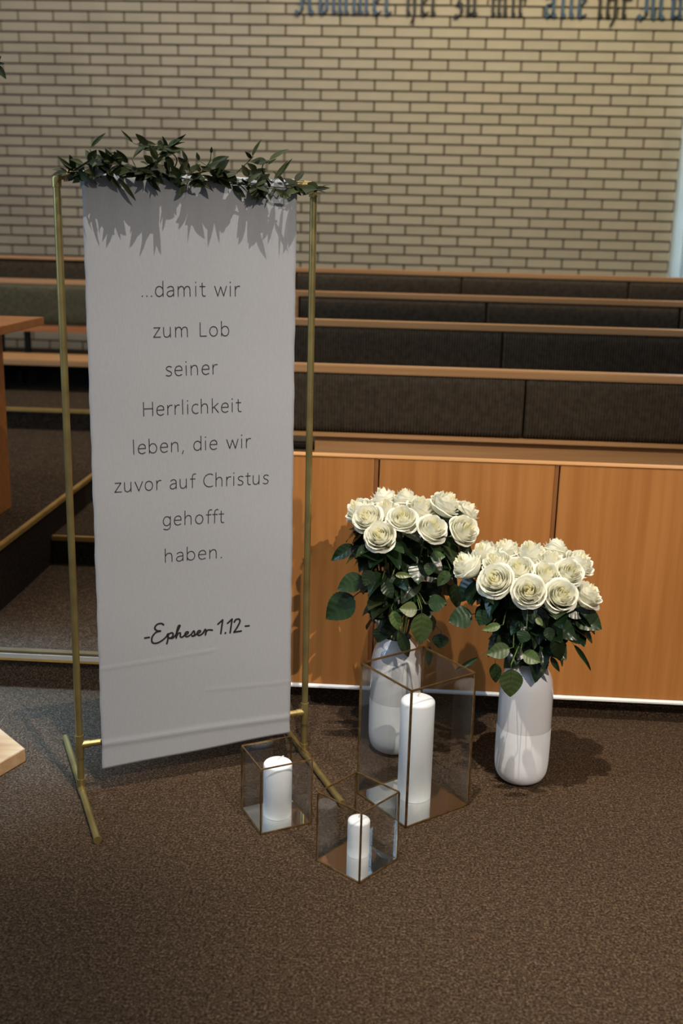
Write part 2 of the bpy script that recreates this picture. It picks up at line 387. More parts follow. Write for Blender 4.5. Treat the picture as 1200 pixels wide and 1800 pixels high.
pew('brown corduroy pew in the rearmost row, below the bare brick wall and curtain', 5.65, 1.074, L4, -.600, 2.0, [.283, 1.128, 1.97-.02], M['cushion'], low=-.2)

# olive bench across the aisle, open below so that the bricks show
YB = 5.9
b = thing('church_bench', 'olive upholstered bench on black legs behind the small wooden table', 'bench', (-2.5, YB, L4))
G().box((-4, YB-.02, .937), (-1.35, YB+.03, .965)).build('top_rail', M['wood_rail'], b, bevel=.003)
link('cushion', cushion_mesh('cushion', 2.6, .215, M['cushion_olive']), b, Matrix.Translation((-.18, .004, .828-L4)))
G().box((-4, YB+.004, .72), (-1.35, YB+.02, .937)).build('back_board', M['wood'], b)
G().box((-4, YB-.03, .680), (-1.35, YB+.02, .716)).build('lower_rail', M['table_wood'], b, bevel=.002)
G().box((-4, YB-.44, .545), (-1.35, YB-.14, .575)).build('seat', M['wood_rail'], b, bevel=.003)
for x in (-2.26, -2.11, -3.2, -1.5):
    G().box((x, YB-.16, L4), (x+.028, YB-.12, .545)).box((x, YB-.02, .52), (x+.028, YB+.012, .685)).box((x, YB-.16, .515), (x+.028, YB+.012, .545)).build('leg', M['black'], b)
    G().box((x, YB-.42, L4), (x+.028, YB-.38, .545)).build('leg', M['black'], b)
G().box((-4, YB-.125, L4), (-1.35, YB-.115, .52)).build('under_seat_shade', M['black'], b)  # black sheet standing in for the shade beneath the seat
b = thing('wall_bench', 'dark upholstered bench back with wooden top rail against the brick wall', 'bench', (-2.6, 7.0, L4))
G().box((-4, 6.97, 1.038), (-1.2, 7.05, 1.056)).build('top_rail', M['wood_rail'], b, bevel=.002)
link('cushion', cushion_mesh('cushion', 2.76, .21, M['cushion']), b, Matrix.Translation((0, .02, .932-L4)))
G().box((-4, 7.022, .82), (-1.2, 7.04, 1.038)).build('back_board', M['wood_dark'], b)
for x in (-4, -1.24): G().box((x, 7.0, L4), (x+.04, 7.045, .83)).build('leg', M['black'], b)

# ---- wooden front panel before the first pew
fp = thing('pew_front_panel', 'tall beech panelled pew front with a white strip along its foot', 'panel', (.6, 2.665, L1))
PY0, PY1, PZ0, PZ1 = 2.676, 2.694, .0685, .700
js = [-.509, -.0515, .406, .8635, 1.321, 1.778, 2.2]
for a, b_ in zip(js, js[1:]):
    G().box((a+.0018, PY0, PZ0), (b_-.0125, PY1, PZ1-.004)).build('panel', M['wood'], fp, bevel=.0015)
    G().box((b_-.0122, PY0+.001, PZ0), (b_-.0018, PY1, PZ1-.004)).build('edge_strip', M['strip_wood'], fp, bevel=.001)  # narrow strip in a darker tone along the right edge of each panel
G().box((js[0]+.001, PY1+.001, PZ0), (js[-1], PY1+.012, PZ1-.012)).build('backing_board', M['wood_dark'], fp)
G().box((js[0], PY0-.002, PZ1-.004), (js[-1], PY1+.014, PZ1)).build('top_rail', M['wood_rail'], fp, bevel=.001)
G().add([(js[0], PY0-.007, .0595), (js[0], PY0-.007, .064), (js[0], PY0+.001, PZ0-.0003), (js[0], PY0+.001, .0595), (js[-1], PY0-.007, .0595), (js[-1], PY0-.007, .064), (js[-1], PY0+.001, PZ0-.0003), (js[-1], PY0+.001, .0595)], [(0, 1, 2, 3), (7, 6, 5, 4), (0, 4, 5, 1), (1, 5, 6, 2), (2, 6, 7, 3), (3, 7, 4, 0)]).build('foot_strip', M['white_strip'], fp)
for x in (-.49, .38, 1.3, 2.15): G().box((x, PY1+.045, L1), (x+.03, PY1+.085, .68)).box((x, PY1+.012, .60), (x+.03, PY1+.045, .64)).box((x, PY1+.012, .12), (x+.03, PY1+.045, .16)).build('post', M['wood_dark'], fp)

# ---- small table on the raised platform
t = thing('side_table', 'small reddish wooden table with slab sides on the raised platform', 'table', (-1.6, 3.2, L3))
G().box((-2.05, 2.80, .925), (-1.22, 3.60, .951)).build('tabletop', M['table_wood'], t, bevel=.002)
G().box((-1.355, 2.90, L3), (-1.330, 3.50, .925)).build('side_panel', M['table_wood'], t, bevel=.0015)
G().box((-1.94, 2.90, L3), (-1.915, 3.50, .925)).build('side_panel', M['table_wood'], t, bevel=.0015)
G().box((-1.915, 3.19, .55), (-1.355, 3.21, .90)).build('stretcher', M['table_wood'], t)

# ---- wooden stand whose foot and leaves reach into the picture
zb = .034
pA, pB, pC = on_z(0, 1280, zb), on_z(44, 1315.5, zb), on_z(0, 1341, zb)
st = thing('wooden_stand', 'pale wooden stand whose thick plank foot lies on the carpet by the gold frame', 'stand', (-1.10, 2.36, 0))
e1 = (pA-pB).normalized(); e2 = (pC-pB).normalized()
q0 = pB; q1 = pB+e1*.34; q3 = pB+e2*.20; q2 = q3+e1*.30
qm0, qm1 = q0+e2*.11, q0+e2*.11+e1*.33
G().prism([q1, q0, qm0, qm1], 0, zb).build('foot_plank', M['wood_light'], st, bevel=.0015)
dd = e2*.0012
G().prism([qm1+dd, qm0+dd, q3, q2], 0, zb-.0005).build('foot_plank', M['wood_light'], st, bevel=.0015)
G().box((-1.125, 2.335, zb-.001), (-1.075, 2.385, 1.50)).build('post', M['wood_light'], st, bevel=.002)
G().box((-1.20, 2.26, 1.50), (-1.0, 2.46, 1.52)).build('shelf', M['wood_light'], st, bevel=.002)

# ================================================================ GOLD PIPE FRAME AND BANNER
JL = Vector((-.69562, 2.16377, 0)); JR = Vector((-.20719, 2.39176, 0))
E = (JR-JL).normalized(); FL = (JR-JL).length; NN = Vector((E.y, -E.x, 0))     # NN faces the camera
def fr(s, z, n=0): return JL+E*s+NN*n+Vector((0, 0, z))
frame = thing('pipe_frame', 'tall gold painted pipe frame standing on two foot bars, carrying the banner', 'banner stand', JL)
PR = .0077; ZT = 1.346
def part(name, pts, rad=PR, m='brass', n=16, parent=frame): return G().tube(pts, rad, n).build(name, M[m], parent, True)
for s in (0, FL):
    sg = 1 if s == 0 else -1
    part('pole', [fr(s, .03), fr(s, ZT-.016)])
    part('elbow', [fr(s, ZT-.022), fr(s, ZT-.006), fr(s+sg*.0035, ZT-.0005), fr(s+sg*.010, ZT+.002), fr(s+sg*.024, ZT+.002)], PR+.0018)
    part('tee_fitting', [fr(s, .088), fr(s, .142)], PR+.0018); part('tee_collar', [fr(s, .118), fr(s+sg*.022, .118)], PR+.0014)
    part('foot_fitting', [fr(s, .0105), fr(s, .034)], PR+.0018)
    part('foot_fitting', [fr(s, .0095, -.022), fr(s, .0095, .022)], PR+.0016)
    part('foot_bar', [fr(s, .0085, -.27 if s == 0 else -.135), fr(s, .0085, .225 if s == 0 else .255)])
    for q in (.222 if s == 0 else .252,): part('end_cap', [fr(s, .0085, q), fr(s, .0085, q+.006)], PR+.001)
part('top_bar', [fr(.02, ZT+.002), fr(FL-.02, ZT+.002)]); part('cross_bar', [fr(.015, .118), fr(FL-.015, .118)])

SL, SR = .0468, .4965
def ripple(s, z):
    k = (s-SL)/(SR-SL); d = max(0, 1.33-z)
    a = .0018*math.exp(-d*10)*(1+math.sin(k*46)+.6*math.sin(k*83+1))        # gathers under the bar
    a += .0018*min(1, d*1.4)*(1+math.sin(k*7.5+z*1.3+.4)) + .0004*math.sin(z*21+k*3)*min(1, d*3)
    a += .0016*math.exp(-((z-.118)/.007)**2)+.0006*math.exp(-((z-.30-.02*k)/.003)**2)*(k < .6)+.0006*math.exp(-((z-.22+.01*k)/.003)**2)*(k > .55)
    lo = max(0, .11-z)
    a += .02*lo*(.5+.5*math.sin(k*5+1)) 
    return a
def edge(z): return .0005*math.sin(z*37)+.0004*math.sin(z*91+1)
def cloth(s, z, off=0): return fr(s, z, PR+.0035+ripple(s, z)+off)
V = []; F = []; nu = 60
rows = []
zbar = ZT+.002
for j in range(281):
    q = j/280; rows.append(('f', q))
for j in range(1, 8): rows.append(('a', j/8))
for j in range(9): rows.append(('b', j/8))
for kind, q in rows:
    for i in range(nu+1):
        k = i/nu; s = SL+(SR-SL)*k
        if kind == 'f':
            zl = .0564+(.0747-.0564)*k + .0015*math.sin(k*9); z = zl+(zbar-.004-zl)*q
            V.append(cloth(s+edge(z)*(1 if k > .5 else -1)*abs(k-.5)*2, z))
        elif kind == 'a':
            an = math.pi*q; r0 = PR+.0035+ripple(s, zbar-.004)*(1-q)
            V.append(fr(s, zbar-.004*(1-q)+r0*math.sin(an), r0*math.cos(an)))
        else: V.append(fr(s, zbar-.02*q, -PR-.0035-.001*q))
for j in range(len(rows)-1):
    for i in range(nu): a = j*(nu+1)+i; F.append((a, a+1, a+nu+2, a+nu+1))
ban_loc = fr((SL+SR)/2, .06)
ban = link('linen_banner', mesh_of('linen_banner', [v-ban_loc for v in V], F, M['linen'], True)); ban.location = ban_loc
so = ban.modifiers.new('s', 'SOLIDIFY'); so.thickness = .0006; so.offset = -1
tag(ban, 'white linen banner printed with black verse lines, hanging from the gold pipe frame', 'banner')

# ---- lettering: single-stroke glyphs, x-height = 1
A_ = lambda *p: list(p)
def sm(*p): return ('s', p)
def ln(*p): return ('l', p)
GL = {
 '.': (.34, [('d', ((.12, .03),))]), ',': (.34, [ln((.17, .06), (.06, -.28))]), ' ': (.62, []),
 'd': (1.05, [ln((.82, 1.52), (.82, 0)), sm((.82, .72), (.66, .93), (.44, 1), (.2, .87), (.08, .5), (.18, .13), (.42, 0), (.66, .09), (.82, .32))]),
 'b': (1.05, [ln((.1, 1.52), (.1, 0)), sm((.1, .32), (.26, .07), (.5, 0), (.74, .13), (.85, .5), (.73, .87), (.48, 1), (.26, .92), (.1, .7))]),
 'a': (.92, [sm((.12, .86), (.28, .97), (.46, 1), (.64, .9), (.7, .68)), ln((.7, .68), (.7, 0)), sm((.7, .58), (.4, .55), (.17, .46), (.06, .26), (.14, .06), (.32, -.01), (.54, .06), (.7, .28))]),
 'm': (1.62, [ln((.12, 1), (.12, 0)), sm((.12, .66), (.26, .92), (.46, 1), (.64, .9), (.7, .64)), ln((.7, .64), (.7, 0)), sm((.7, .66), (.85, .92), (1.05, 1), (1.23, .9), (1.29, .64)), ln((1.29, .64), (1.29, 0))]),
 'n': (1.06, [ln((.12, 1), (.12, 0)), sm((.12, .66), (.28, .92), (.5, 1), (.7, .9), (.77, .62)), ln((.77, .62), (.77, 0))]),
 'h': (1.06, [ln((.12, 1.52), (.12, 0)), sm((.12, .66), (.28, .92), (.5, 1), (.7, .9), (.77, .62)), ln((.77, .62), (.77, 0))]),
 'u': (1.06, [ln((.1, 1), (.1, .38)), sm((.1, .38), (.17, .1), (.38, 0), (.6, .08), (.76, .34)), ln((.76, 1), (.76, 0))]),
 'i': (.42, [ln((.14, 1), (.14, 0)), ('d', ((.14, 1.40),))]), 'l': (.42, [ln((.14, 1.52), (.14, 0))]),
 't': (.66, [ln((.26, 1.32), (.26, .22)), sm((.26, .22), (.34, .03), (.56, .01)), ln((.04, .98), (.54, .98))]),
 'w': (1.36, [ln((.03, 1), (.34, 0), (.63, .95), (.93, 0), (1.22, 1))]), 'v': (.9, [ln((.03, 1), (.42, 0), (.8, 1))]),
 'r': (.66, [ln((.12, 1), (.12, 0)), sm((.12, .62), (.26, .92), (.44, 1), (.58, .99))]),
 'z': (.86, [ln((.1, .98), (.7, .98), (.06, .02), (.74, .02))]), 's': (.80, [sm((.64, .92), (.42, 1), (.2, .93), (.12, .75), (.24, .58), (.5, .46), (.64, .26), (.54, .07), (.32, 0), (.08, .07))]),
 'e': (.98, [ln((.09, .54), (.8, .54)), sm((.8, .54), (.76, .82), (.62, .97), (.44, 1), (.2, .87), (.08, .5), (.18, .13), (.46, -.01), (.76, .1))]),
 'o': (1.08, [sm((.47, 1), (.2, .87), (.08, .5), (.2, .13), (.47, 0), (.74, .13), (.86, .5), (.74, .87), (.47, 1))]),
 'c': (.82, [sm((.7, .93), (.48, 1), (.2, .87), (.08, .5), (.2, .13), (.48, 0), (.7, .07))]),
 'k': (.9, [ln((.12, 1.52), (.12, 0)), ln((.72, 1), (.13, .48)), ln((.3, .62), (.76, 0))]),
 'g': (1.05, [sm((.82, .72), (.66, .93), (.44, 1), (.2, .87), (.08, .5), (.18, .13), (.42, 0), (.66, .09), (.82, .32)), ln((.82, 1), (.82, 0)), sm((.82, 0), (.74, -.32), (.46, -.46), (.14, -.38))]),
 'f': (.58, [sm((.62, 1.5), (.42, 1.5), (.28, 1.36), (.25, 1.1)), ln((.25, 1.1), (.25, 0)), ln((.04, .96), (.54, .96))]),
 'L': (.92, [ln((.14, 1.42), (.14, .02), (.76, .02))]), 'H': (1.3, [ln((.14, 1.42), (.14, 0)), ln((1.06, 1.42), (1.06, 0)), ln((.14, .74), (1.06, .74))]),
 'C': (1.18, [sm((1.04, 1.32), (.78, 1.42), (.4, 1.32), (.12, .96), (.1, .48), (.36, .1), (.76, -.01), (1.04, .08))]),
}
SCRIPT = [  # "-Epheser 1.12-" brush script, x runs 0..9.2, x-height about .6
 ln((.0, .42), (.38, .44)),
 sm((1.62, 1.72), (1.42, 1.9), (1.05, 1.82), (.86, 1.42), (1.08, 1.1), (1.38, 1.04), (.95, .92), (.62, .4), (.64, -.18), (.98, -.34), (1.45, -.12), (1.86, .28)),
 sm((1.86, .28), (2.02, .62), (1.98, -.1), (1.9, -.52)), sm((1.96, .3), (2.12, .6), (2.38, .66), (2.44, .36), (2.26, .1), (2.06, .12), (2.4, .04), (2.66, .34)),
 sm((2.66, .34), (2.95, 1.1), (3.05, 1.42), (2.9, 1.36), (2.76, .7), (2.72, .02)), sm((2.74, .2), (2.92, .54), (3.08, .52), (3.08, .14), (3.24, .04), (3.45, .22)),
 sm((3.45, .22), (3.72, .38), (3.76, .56), (3.6, .58), (3.48, .3), (3.62, .04), (3.84, .1), (4.08, .3)),
 sm((4.08, .3), (4.26, .62), (4.34, .3), (4.26, .04), (4.06, .06), (4.3, .04), (4.52, .22)),
 sm((4.52, .22), (4.8, .38), (4.84, .56), (4.68, .58), (4.56, .3), (4.7, .04), (4.92, .1), (5.12, .32)),
 sm((5.12, .32), (5.26, .66), (5.34, .5), (5.3, .02)), sm((5.3, .25), (5.46, .52), (5.66, .56), (5.9, .5)),
 sm((6.4, 1.15), (6.72, 1.5), (6.82, 1.6)), ln((6.82, 1.6), (6.66, .0)), ln((7.06, -.02), (7.08, .05)),
 sm((7.26, 1.15), (7.56, 1.5), (7.66, 1.6)), ln((7.66, 1.6), (7.5, .0)),
 sm((7.86, 1.22), (8.0, 1.5), (8.28, 1.52), (8.36, 1.2), (8.14, .6), (7.84, .02)), ln((7.84, .02), (8.5, .08)),
 ln((8.86, .62), (9.2, .62)),
]
def ribbon(g, pts, wd, place):
    """flat pen stroke with round ends; pts are 2D plane coordinates in metres"""
    n = len(pts); V = []; F = []
    for i, p in enumerate(pts):
        t = (pts[min(i+1, n-1)]-pts[max(i-1, 0)])
        t = t.normalized() if t.length > 1e-9 else Vector((1, 0))
        q = Vector((-t.y, t.x))*wd/2; V += [p+q, p-q]
    for i in range(n-1): F.append((2*i, 2*i+1, 2*i+3, 2*i+2))
    for c in (pts[0], pts[-1]):
        k = len(V); V += [c+Vector((math.cos(a*math.pi/4), math.sin(a*math.pi/4)))*wd/2 for a in range(8)]; F.append(tuple(range(k, k+8)))
    g.add([place(v.x, v.y) for v in V], F)
def stroke_pts(st):
    k, p = st; p = [Vector(q) for q in p]
    if k == 's': return catmull(p, 6)
    out = []
    for a, b_ in zip(p, p[1:]): out += [a.lerp(b_, i/3) for i in range(3)]
    return out+[p[-1]]
def on_banner(x, y):
    d = ray(x, y); q = fr(0, 0, PR+.004); tt = (q-CO).dot(NN)/d.dot(NN); P = CO+d*tt; return Vector(((P-JL).dot(E), P.z))
def text_line(txt, pl, pr, xh=.0203, wd=.00185, strokes=None, total=None):
    a, b_ = on_banner(*pl), on_banner(*pr); ax = (b_-a).normalized(); up = Vector((-ax.y, ax.x)); g = G()
    if strokes is None:
        strokes = []; x = 0; first = None; last = 0
        for ch in txt:
            adv, sts = GL[ch]
            for k, p in sts:
                q = [(px+x, py) for px, py in p]; strokes.append((k, q))
                for w_ in q: first = w_[0] if first is None else min(first, w_[0]); last = max(last, w_[0])
            x += adv+.10
        strokes = [(k, [(px-first, py) for px, py in p]) for k, p in strokes]; total = last-first
    kx = (b_-a).length/total
    for s_ in strokes:
        if s_[0] == 'd':
            c_ = a+ax*(s_[1][0][0]*kx)+up*(s_[1][0][1]*xh); ribbon(g, [c_, c_+ax*.0002], wd*1.35, lambda s, z: cloth(s, z, .0005)); continue
        if s_[0] == 'l' and len(s_[1]) > 2 and s_[1][0][0] != s_[1][1][0]:
            pieces = [('l', (p, q)) for p, q in zip(s_[1], s_[1][1:])]
        else: pieces = [s_] if s_[0] == 's' else [('l', (p, q)) for p, q in zip(s_[1], s_[1][1:])]
        for pc in pieces:
            pts = [a+ax*(p.x*kx)+up*(p.y*xh) for p in stroke_pts(pc)]
            ribbon(g, pts, wd, lambda s, z: cloth(s, z, .0005))
    return g.build('lettering', M['ink'], ban)
TL = [('...damit wir', (250, 521), (421, 520)), ('zum Lob', (270, 593), (402, 590)), ('seiner', (292, 661), (382, 657)), ('Herrlichkeit', (252.5, 731), (423, 723)),
      ('leben, die wir', (235, 798), (440, 786)), ('zuvor auf Christus', (201.5, 865), (470.6, 849.5)), ('gehofft', (286.7, 924), (393, 918)), ('haben.', (290.5, 988), (388.6, 980))]
for tx, a, b_ in TL: text_line(tx, a, b_)
text_line('', (254, 1127), (437, 1108.5), xh=.0205, wd=.0041, strokes=SCRIPT, total=9.2)

# ================================================================ BLACKLETTER INSCRIPTION ON THE WALL
def nib(g, p, q, w_, place):
    a = R(38); n = Vector((math.cos(a), math.sin(a)))*w_/2
    p, q = Vector(p), Vector(q); d = q-p
    if abs(d.x*n.y-d.y*n.x) < 1e-4: q = q+Vector((.001, -.002)); d = q-p
    m = Vector((-n.y, n.x))*.22
    pts = sorted([p+n, p-n, q+n, q-n, p+m, q-m, p-m, q+m], key=lambda v: (v.x, v.y))
    def half(ps):
        h = []
        for v in ps:
            while len(h) > 1 and (h[-1].x-h[-2].x)*(v.y-h[-2].y)-(h[-1].y-h[-2].y)*(v.x-h[-2].x) <= 1e-12: h.pop()
            h.append(v)
        return h
    lo = half(pts); hi = half(pts[::-1]); hull = lo[:-1]+hi[:-1]; k = len(hull)
    g.add([place(v.x, v.y, 0) for v in hull]+[place(v.x, v.y, 1) for v in hull],
          [tuple(range(k)), tuple(range(k, 2*k))[::-1]]+[(i, k+i, k+(i+1) % k, (i+1) % k) for i in range(k)])
def mn(x, top=.92, bot=.10): return [[(x-.07, top-.05+.06), (x, top-.1)], [(x, top-.1), (x, bot)], [(x, bot), (x+.10, bot-.06)]]
BL = {
 'm': (1.12, mn(.12)+mn(.46)+mn(.80)+[[(.14, .75), (.40, .93)], [(.48, .75), (.74, .93)]]),
 'i': (.42, mn(.14)+[[(.12, 1.2), (.2, 1.28)]]), 'u': (.78, mn(.12)+mn(.46)+[[(.2, .05), (.42, .17)]]),
 'ü': (.78, mn(.12)+mn(.46)+[[(.2, .05), (.42, .17)], [(.12, 1.2), (.16, 1.26)], [(.44, 1.2), (.48, 1.26)]]),
 'o': (.74, [[(.12, .86), (.12, .14)], [(.12, .14), (.3, .0)], [(.3, 0), (.48, .14)], [(.48, .14), (.48, .84)], [(.12, .86), (.32, .97)], [(.32, .97), (.48, .84)]]),
 'e': (.62, [[(.12, .86), (.12, .14)], [(.12, .14), (.26, .0)], [(.26, 0), (.44, .12)], [(.12, .86), (.3, .97)], [(.3, .97), (.42, .74)], [(.42, .74), (.16, .5)]]),
 't': (.54, [[(.16, 1.2), (.16, .14)], [(.16, .14), (.28, 0)], [(.28, 0), (.4, .1)], [(.02, .9), (.38, .9)]]),
 'r': (.58, mn(.12)+[[(.16, .76), (.34, .95)], [(.34, .95), (.44, .84)]]),
 'h': (.80, [[(.12, 1.55), (.12, .1)], [(.12, .1), (.22, .03)], [(.16, .76), (.38, .95)], [(.38, .95), (.5, .8)], [(.5, .8), (.5, .04)], [(.5, .04), (.34, -.30)]]),
 'z': (.62, [[(.08, .9), (.4, .9)], [(.4, .9), (.2, .56)], [(.2, .56), (.4, .46)], [(.4, .46), (.42, .12)], [(.42, .12), (.22, -.06)], [(.22, -.06), (.06, .0)]]),
 'a': (.80, [[(.12, .5), (.12, .14)], [(.12, .14), (.26, 0)], [(.26, 0), (.46, .18)], [(.14, .84), (.32, .97)], [(.32, .97), (.48, .82)], [(.48, .82), (.48, .1)], [(.48, .1), (.6, .02)], [(.12, .5), (.44, .6)]]),
 'l': (.42, [[(.14, 1.55), (.14, .12)], [(.14, .12), (.26, .02)]]),
 'K': (1.22, [[(.34, 1.5), (.34, .16)], [(.34, .16), (.12, -.04)], [(.12, -.04), (-.02, .1)], [(.34, 1.5), (.6, 1.6)], [(.6, 1.6), (.8, 1.3)], [(.8, 1.3), (.46, .9)], [(.46, .9), (.72, .74)], [(.72, .74), (.78, .12)], [(.78, .12), (.94, .0)], [(.10, 1.2), (.34, 1.36)]]),
 'M': (1.5, [[(.30, 1.45), (.36, .2)], [(.36, .2), (.14, -.04)], [(.14, -.04), (-.02, .12)], [(.3, 1.45), (.56, 1.55)], [(.62, 1.45), (.66, .08)], [(.66, .08), (.78, 0)], [(.7, 1.3), (.94, 1.52)], [(1.02, 1.42), (1.02, .1)], [(1.02, .1), (1.2, .0)], [(.08, 1.3), (.3, 1.45)]]),
}
WORDS = [('Kommet', 520, 686, 23, 'letter_blue', 'blue metal blackletter word Kommet mounted on the brick wall'), ('her', 713, 770, 24, 'letter_black', 'black blackletter word her on the wall, right after the first blue word'),
         ('zu', 797, 839, 25, 'letter_black', 'black blackletter word zu of two letters on the brick wall'), ('mir', 862, 923, 26, 'letter_black', 'black blackletter word mir on the brick wall, before the word alle'),
         ('alle', 955, 1029, 28, 'letter_blue', 'blue blackletter word alle on the brick wall between two black words'), ('ihr', 1048, 1106, 30, 'letter_black', 'black blackletter word ihr on the brick wall, after the blue word alle'),
         ('Mü', 1122, 1200, 31, 'letter_blue', 'blue blackletter capital M and umlaut u above the window side of the wall')]
for wd, xa, xb, yb, mk, lab in WORDS:
    A0, B0 = on_y(xa, yb-1, WY-.03), on_y(xb, yb-1, WY-.03); tot = sum(BL[c][0] for c in wd)-.15; kx = (B0.x-A0.x)/tot; h = .135; zb_ = 2.622
    t = thing('wall_word', lab, 'lettering', (A0.x, WY-.02, zb_), 'blackletter words on the brick wall'); x = 0
    for c in wd:
        g = G()
        for p, q in BL[c][1]:
            nib(g, (p[0], p[1]), (q[0], q[1]), .19, lambda u, v, k, x=x: Vector((A0.x+(u+x)*kx, WY-.032+.018*k, zb_+v*h)))
        # stand-off pin into the wall
        g.box((A0.x+(x+.13)*kx-.004, WY-.02, zb_+.4*h), (A0.x+(x+.13)*kx+.004, WY+.0, zb_+.4*h+.008))
        g.build('letter', M[mk], t); x += BL[c][0]

# ================================================================ LANTERNS AND CANDLES
def lantern(label, x, y, a, wd, h, t=.0032):
    c, s = math.cos(a), math.sin(a); e, g_ = Vector((c, s, 0)), Vector((-s, c, 0)); P = Vector((x, y, 0))
    cn = [P, P+e*wd, P+e*wd+g_*wd, P+g_*wd]; ctr = (cn[0]+cn[2])/2
    T = thing('glass_lantern', label, 'lantern', ctr, 'brass edged glass candle lanterns')
    def bar(p, q, r_=t):
        d = (q-p).normalized(); up = Vector((0, 0, 1)) if abs(d.z) < .5 else e; sd = d.cross(up).normalized(); up = sd.cross(d)
        if abs(d.z) < .5: pass
        V = [z+sd*i*r_/2+up*j*r_/2 for z in (p, q) for i, j in ((-1, -1), (1, -1), (1, 1), (-1, 1))]
        G().add(V, [(0, 3, 2, 1), (4, 5, 6, 7), (0, 1, 5, 4), (1, 2, 6, 5), (2, 3, 7, 6), (3, 0, 4, 7)]).build('frame_bar', M['lantern_brass'], T, bevel=.0006)
    inn = [p+(ctr-p).normalized()*t*.7 for p in cn]
    up = Vector((0, 0, 1))
    for i in range(4):
        bar(inn[i]+up*t/2, inn[(i+1) % 4]+up*t/2); bar(inn[i]+up*(h-t/2), inn[(i+1) % 4]+up*(h-t/2)); bar(inn[i]+up*t, inn[i]+up*(h-t), t*1.15)
        p, q = inn[i], inn[(i+1) % 4]; d = (q-p).normalized(); n = Vector((d.y, -d.x, 0))*.0006
        p, q = p+d*t*.6, q-d*t*.6
        G().add([p-n+up*t, q-n+up*t, q+n+up*t, p+n+up*t, p-n+up*(h-t), q-n+up*(h-t), q+n+up*(h-t), p+n+up*(h-t)],
                [(0, 3, 2, 1), (4, 5, 6, 7), (0, 1, 5, 4), (1, 2, 6, 5), (2, 3, 7, 6), (3, 0, 4, 7)]).build('pane', M['glass'], T)
    mi = [p+(ctr-p).normalized()*t*1.5 for p in cn]
    G().prism(mi, .0006, .0030).build('mirror_base', M['mirror'], T)
    return T
MZ = .0031
def candle(label, px, pyb, pyt, ctr, r, lean):
    cx, cy = ctr; h = on_y(px, pyt, cy).z-MZ
    T = thing('pillar_candle', label, 'candle', (cx, cy, MZ), 'white pillar candles in the glass lanterns')
    dome = r*.34
    prof = [(0, 0), (r*.96, 0), (r, .002), (r, h-dome), (r*.985, h-dome*.78), (r*.93, h-dome*.55), (r*.80, h-dome*.32), (r*.55, h-dome*.13), (r*.25, h-dome*.03), (0, h)]
    G().lathe(prof, (cx, cy, MZ), 48).build('wax', M['wax'], T, True)
    w0 = Vector((cx, cy, MZ+h-.001))
    G().tube(catmull([w0, w0+Vector((lean*.1, 0, .005)), w0+Vector((lean*.5, 0, .009)), w0+Vector((lean, 0, .012))], 4), .0011, 8).build('wick', M['wick'], T, True)
lantern('tallest brass edged glass lantern, between the gold frame and the rose vases', .04408, 2.08099, .67205, .1828, .3249, .0040)
lantern('small brass edged glass lantern standing nearest to the camera', -.04694, 1.86667, .89485, .1195, .1576)
lantern('small brass edged glass lantern beside the foot of the gold frame', -.26585, 2.02408, .50086, .1204, .1554)
candle('tall thick white pillar candle inside the tallest lantern', 727, 1412, 1224, (.0625, 2.222), .0385, .004)
candle('thinnest white pillar candle, in the lantern nearest to the camera', 629, 1512, 1437, (-.0545, 1.972), .0232, .006)
candle('short wide white pillar candle with a bent wick, in the lantern by the frame foot', 486, 1446, 1336, (-.2395, 2.110), .0315, .013)

# ================================================================ VASES
def vase(label, cx, cy):
    T = thing('flower_vase', label, 'vase', (cx, cy, 0), 'two-tone ceramic vases holding roses')
    H = .300; zd = .140
    low = [(0, .0005), (.034, .0005), (.044, .003), (.053, .010), (.0595, .022), (.0625, .038), (.0635, .06), (.0638, .10), (.0635, zd)]
    upg = [(.0635, zd+.0002), (.0632, .18), (.0627, .215), (.0615, .240), (.0580, .260), (.0515, .276), (.0440, .288), (.0375, .296), (.0360, .2985), (.0345, H), (.0325, .2985), (.0325, .29), (.0400, .27), (.0560, .24), (.058, .20), (.058, .03), (.0, .028)]
    def sub(p, n=4):
        q = catmull([Vector((a, b_)) for a, b_ in p], n); return [(v.x, v.y) for v in q]
    G().lathe(low[:2]+sub(low[1:]), (cx, cy, 0), 64).build('matte_lower_half', M['matte'], T, True)
    G().lathe(upg, (cx, cy, 0), 64).build('glazed_upper_half', M['glaze'], T, True)
    return T
VRC, VLC = (.317, 2.338), (.012, 2.458)
vase('two-tone white ceramic vase standing behind the tallest lantern', *VLC)
vase('two-tone white ceramic vase standing free on the carpet, right of the lanterns', *VRC)

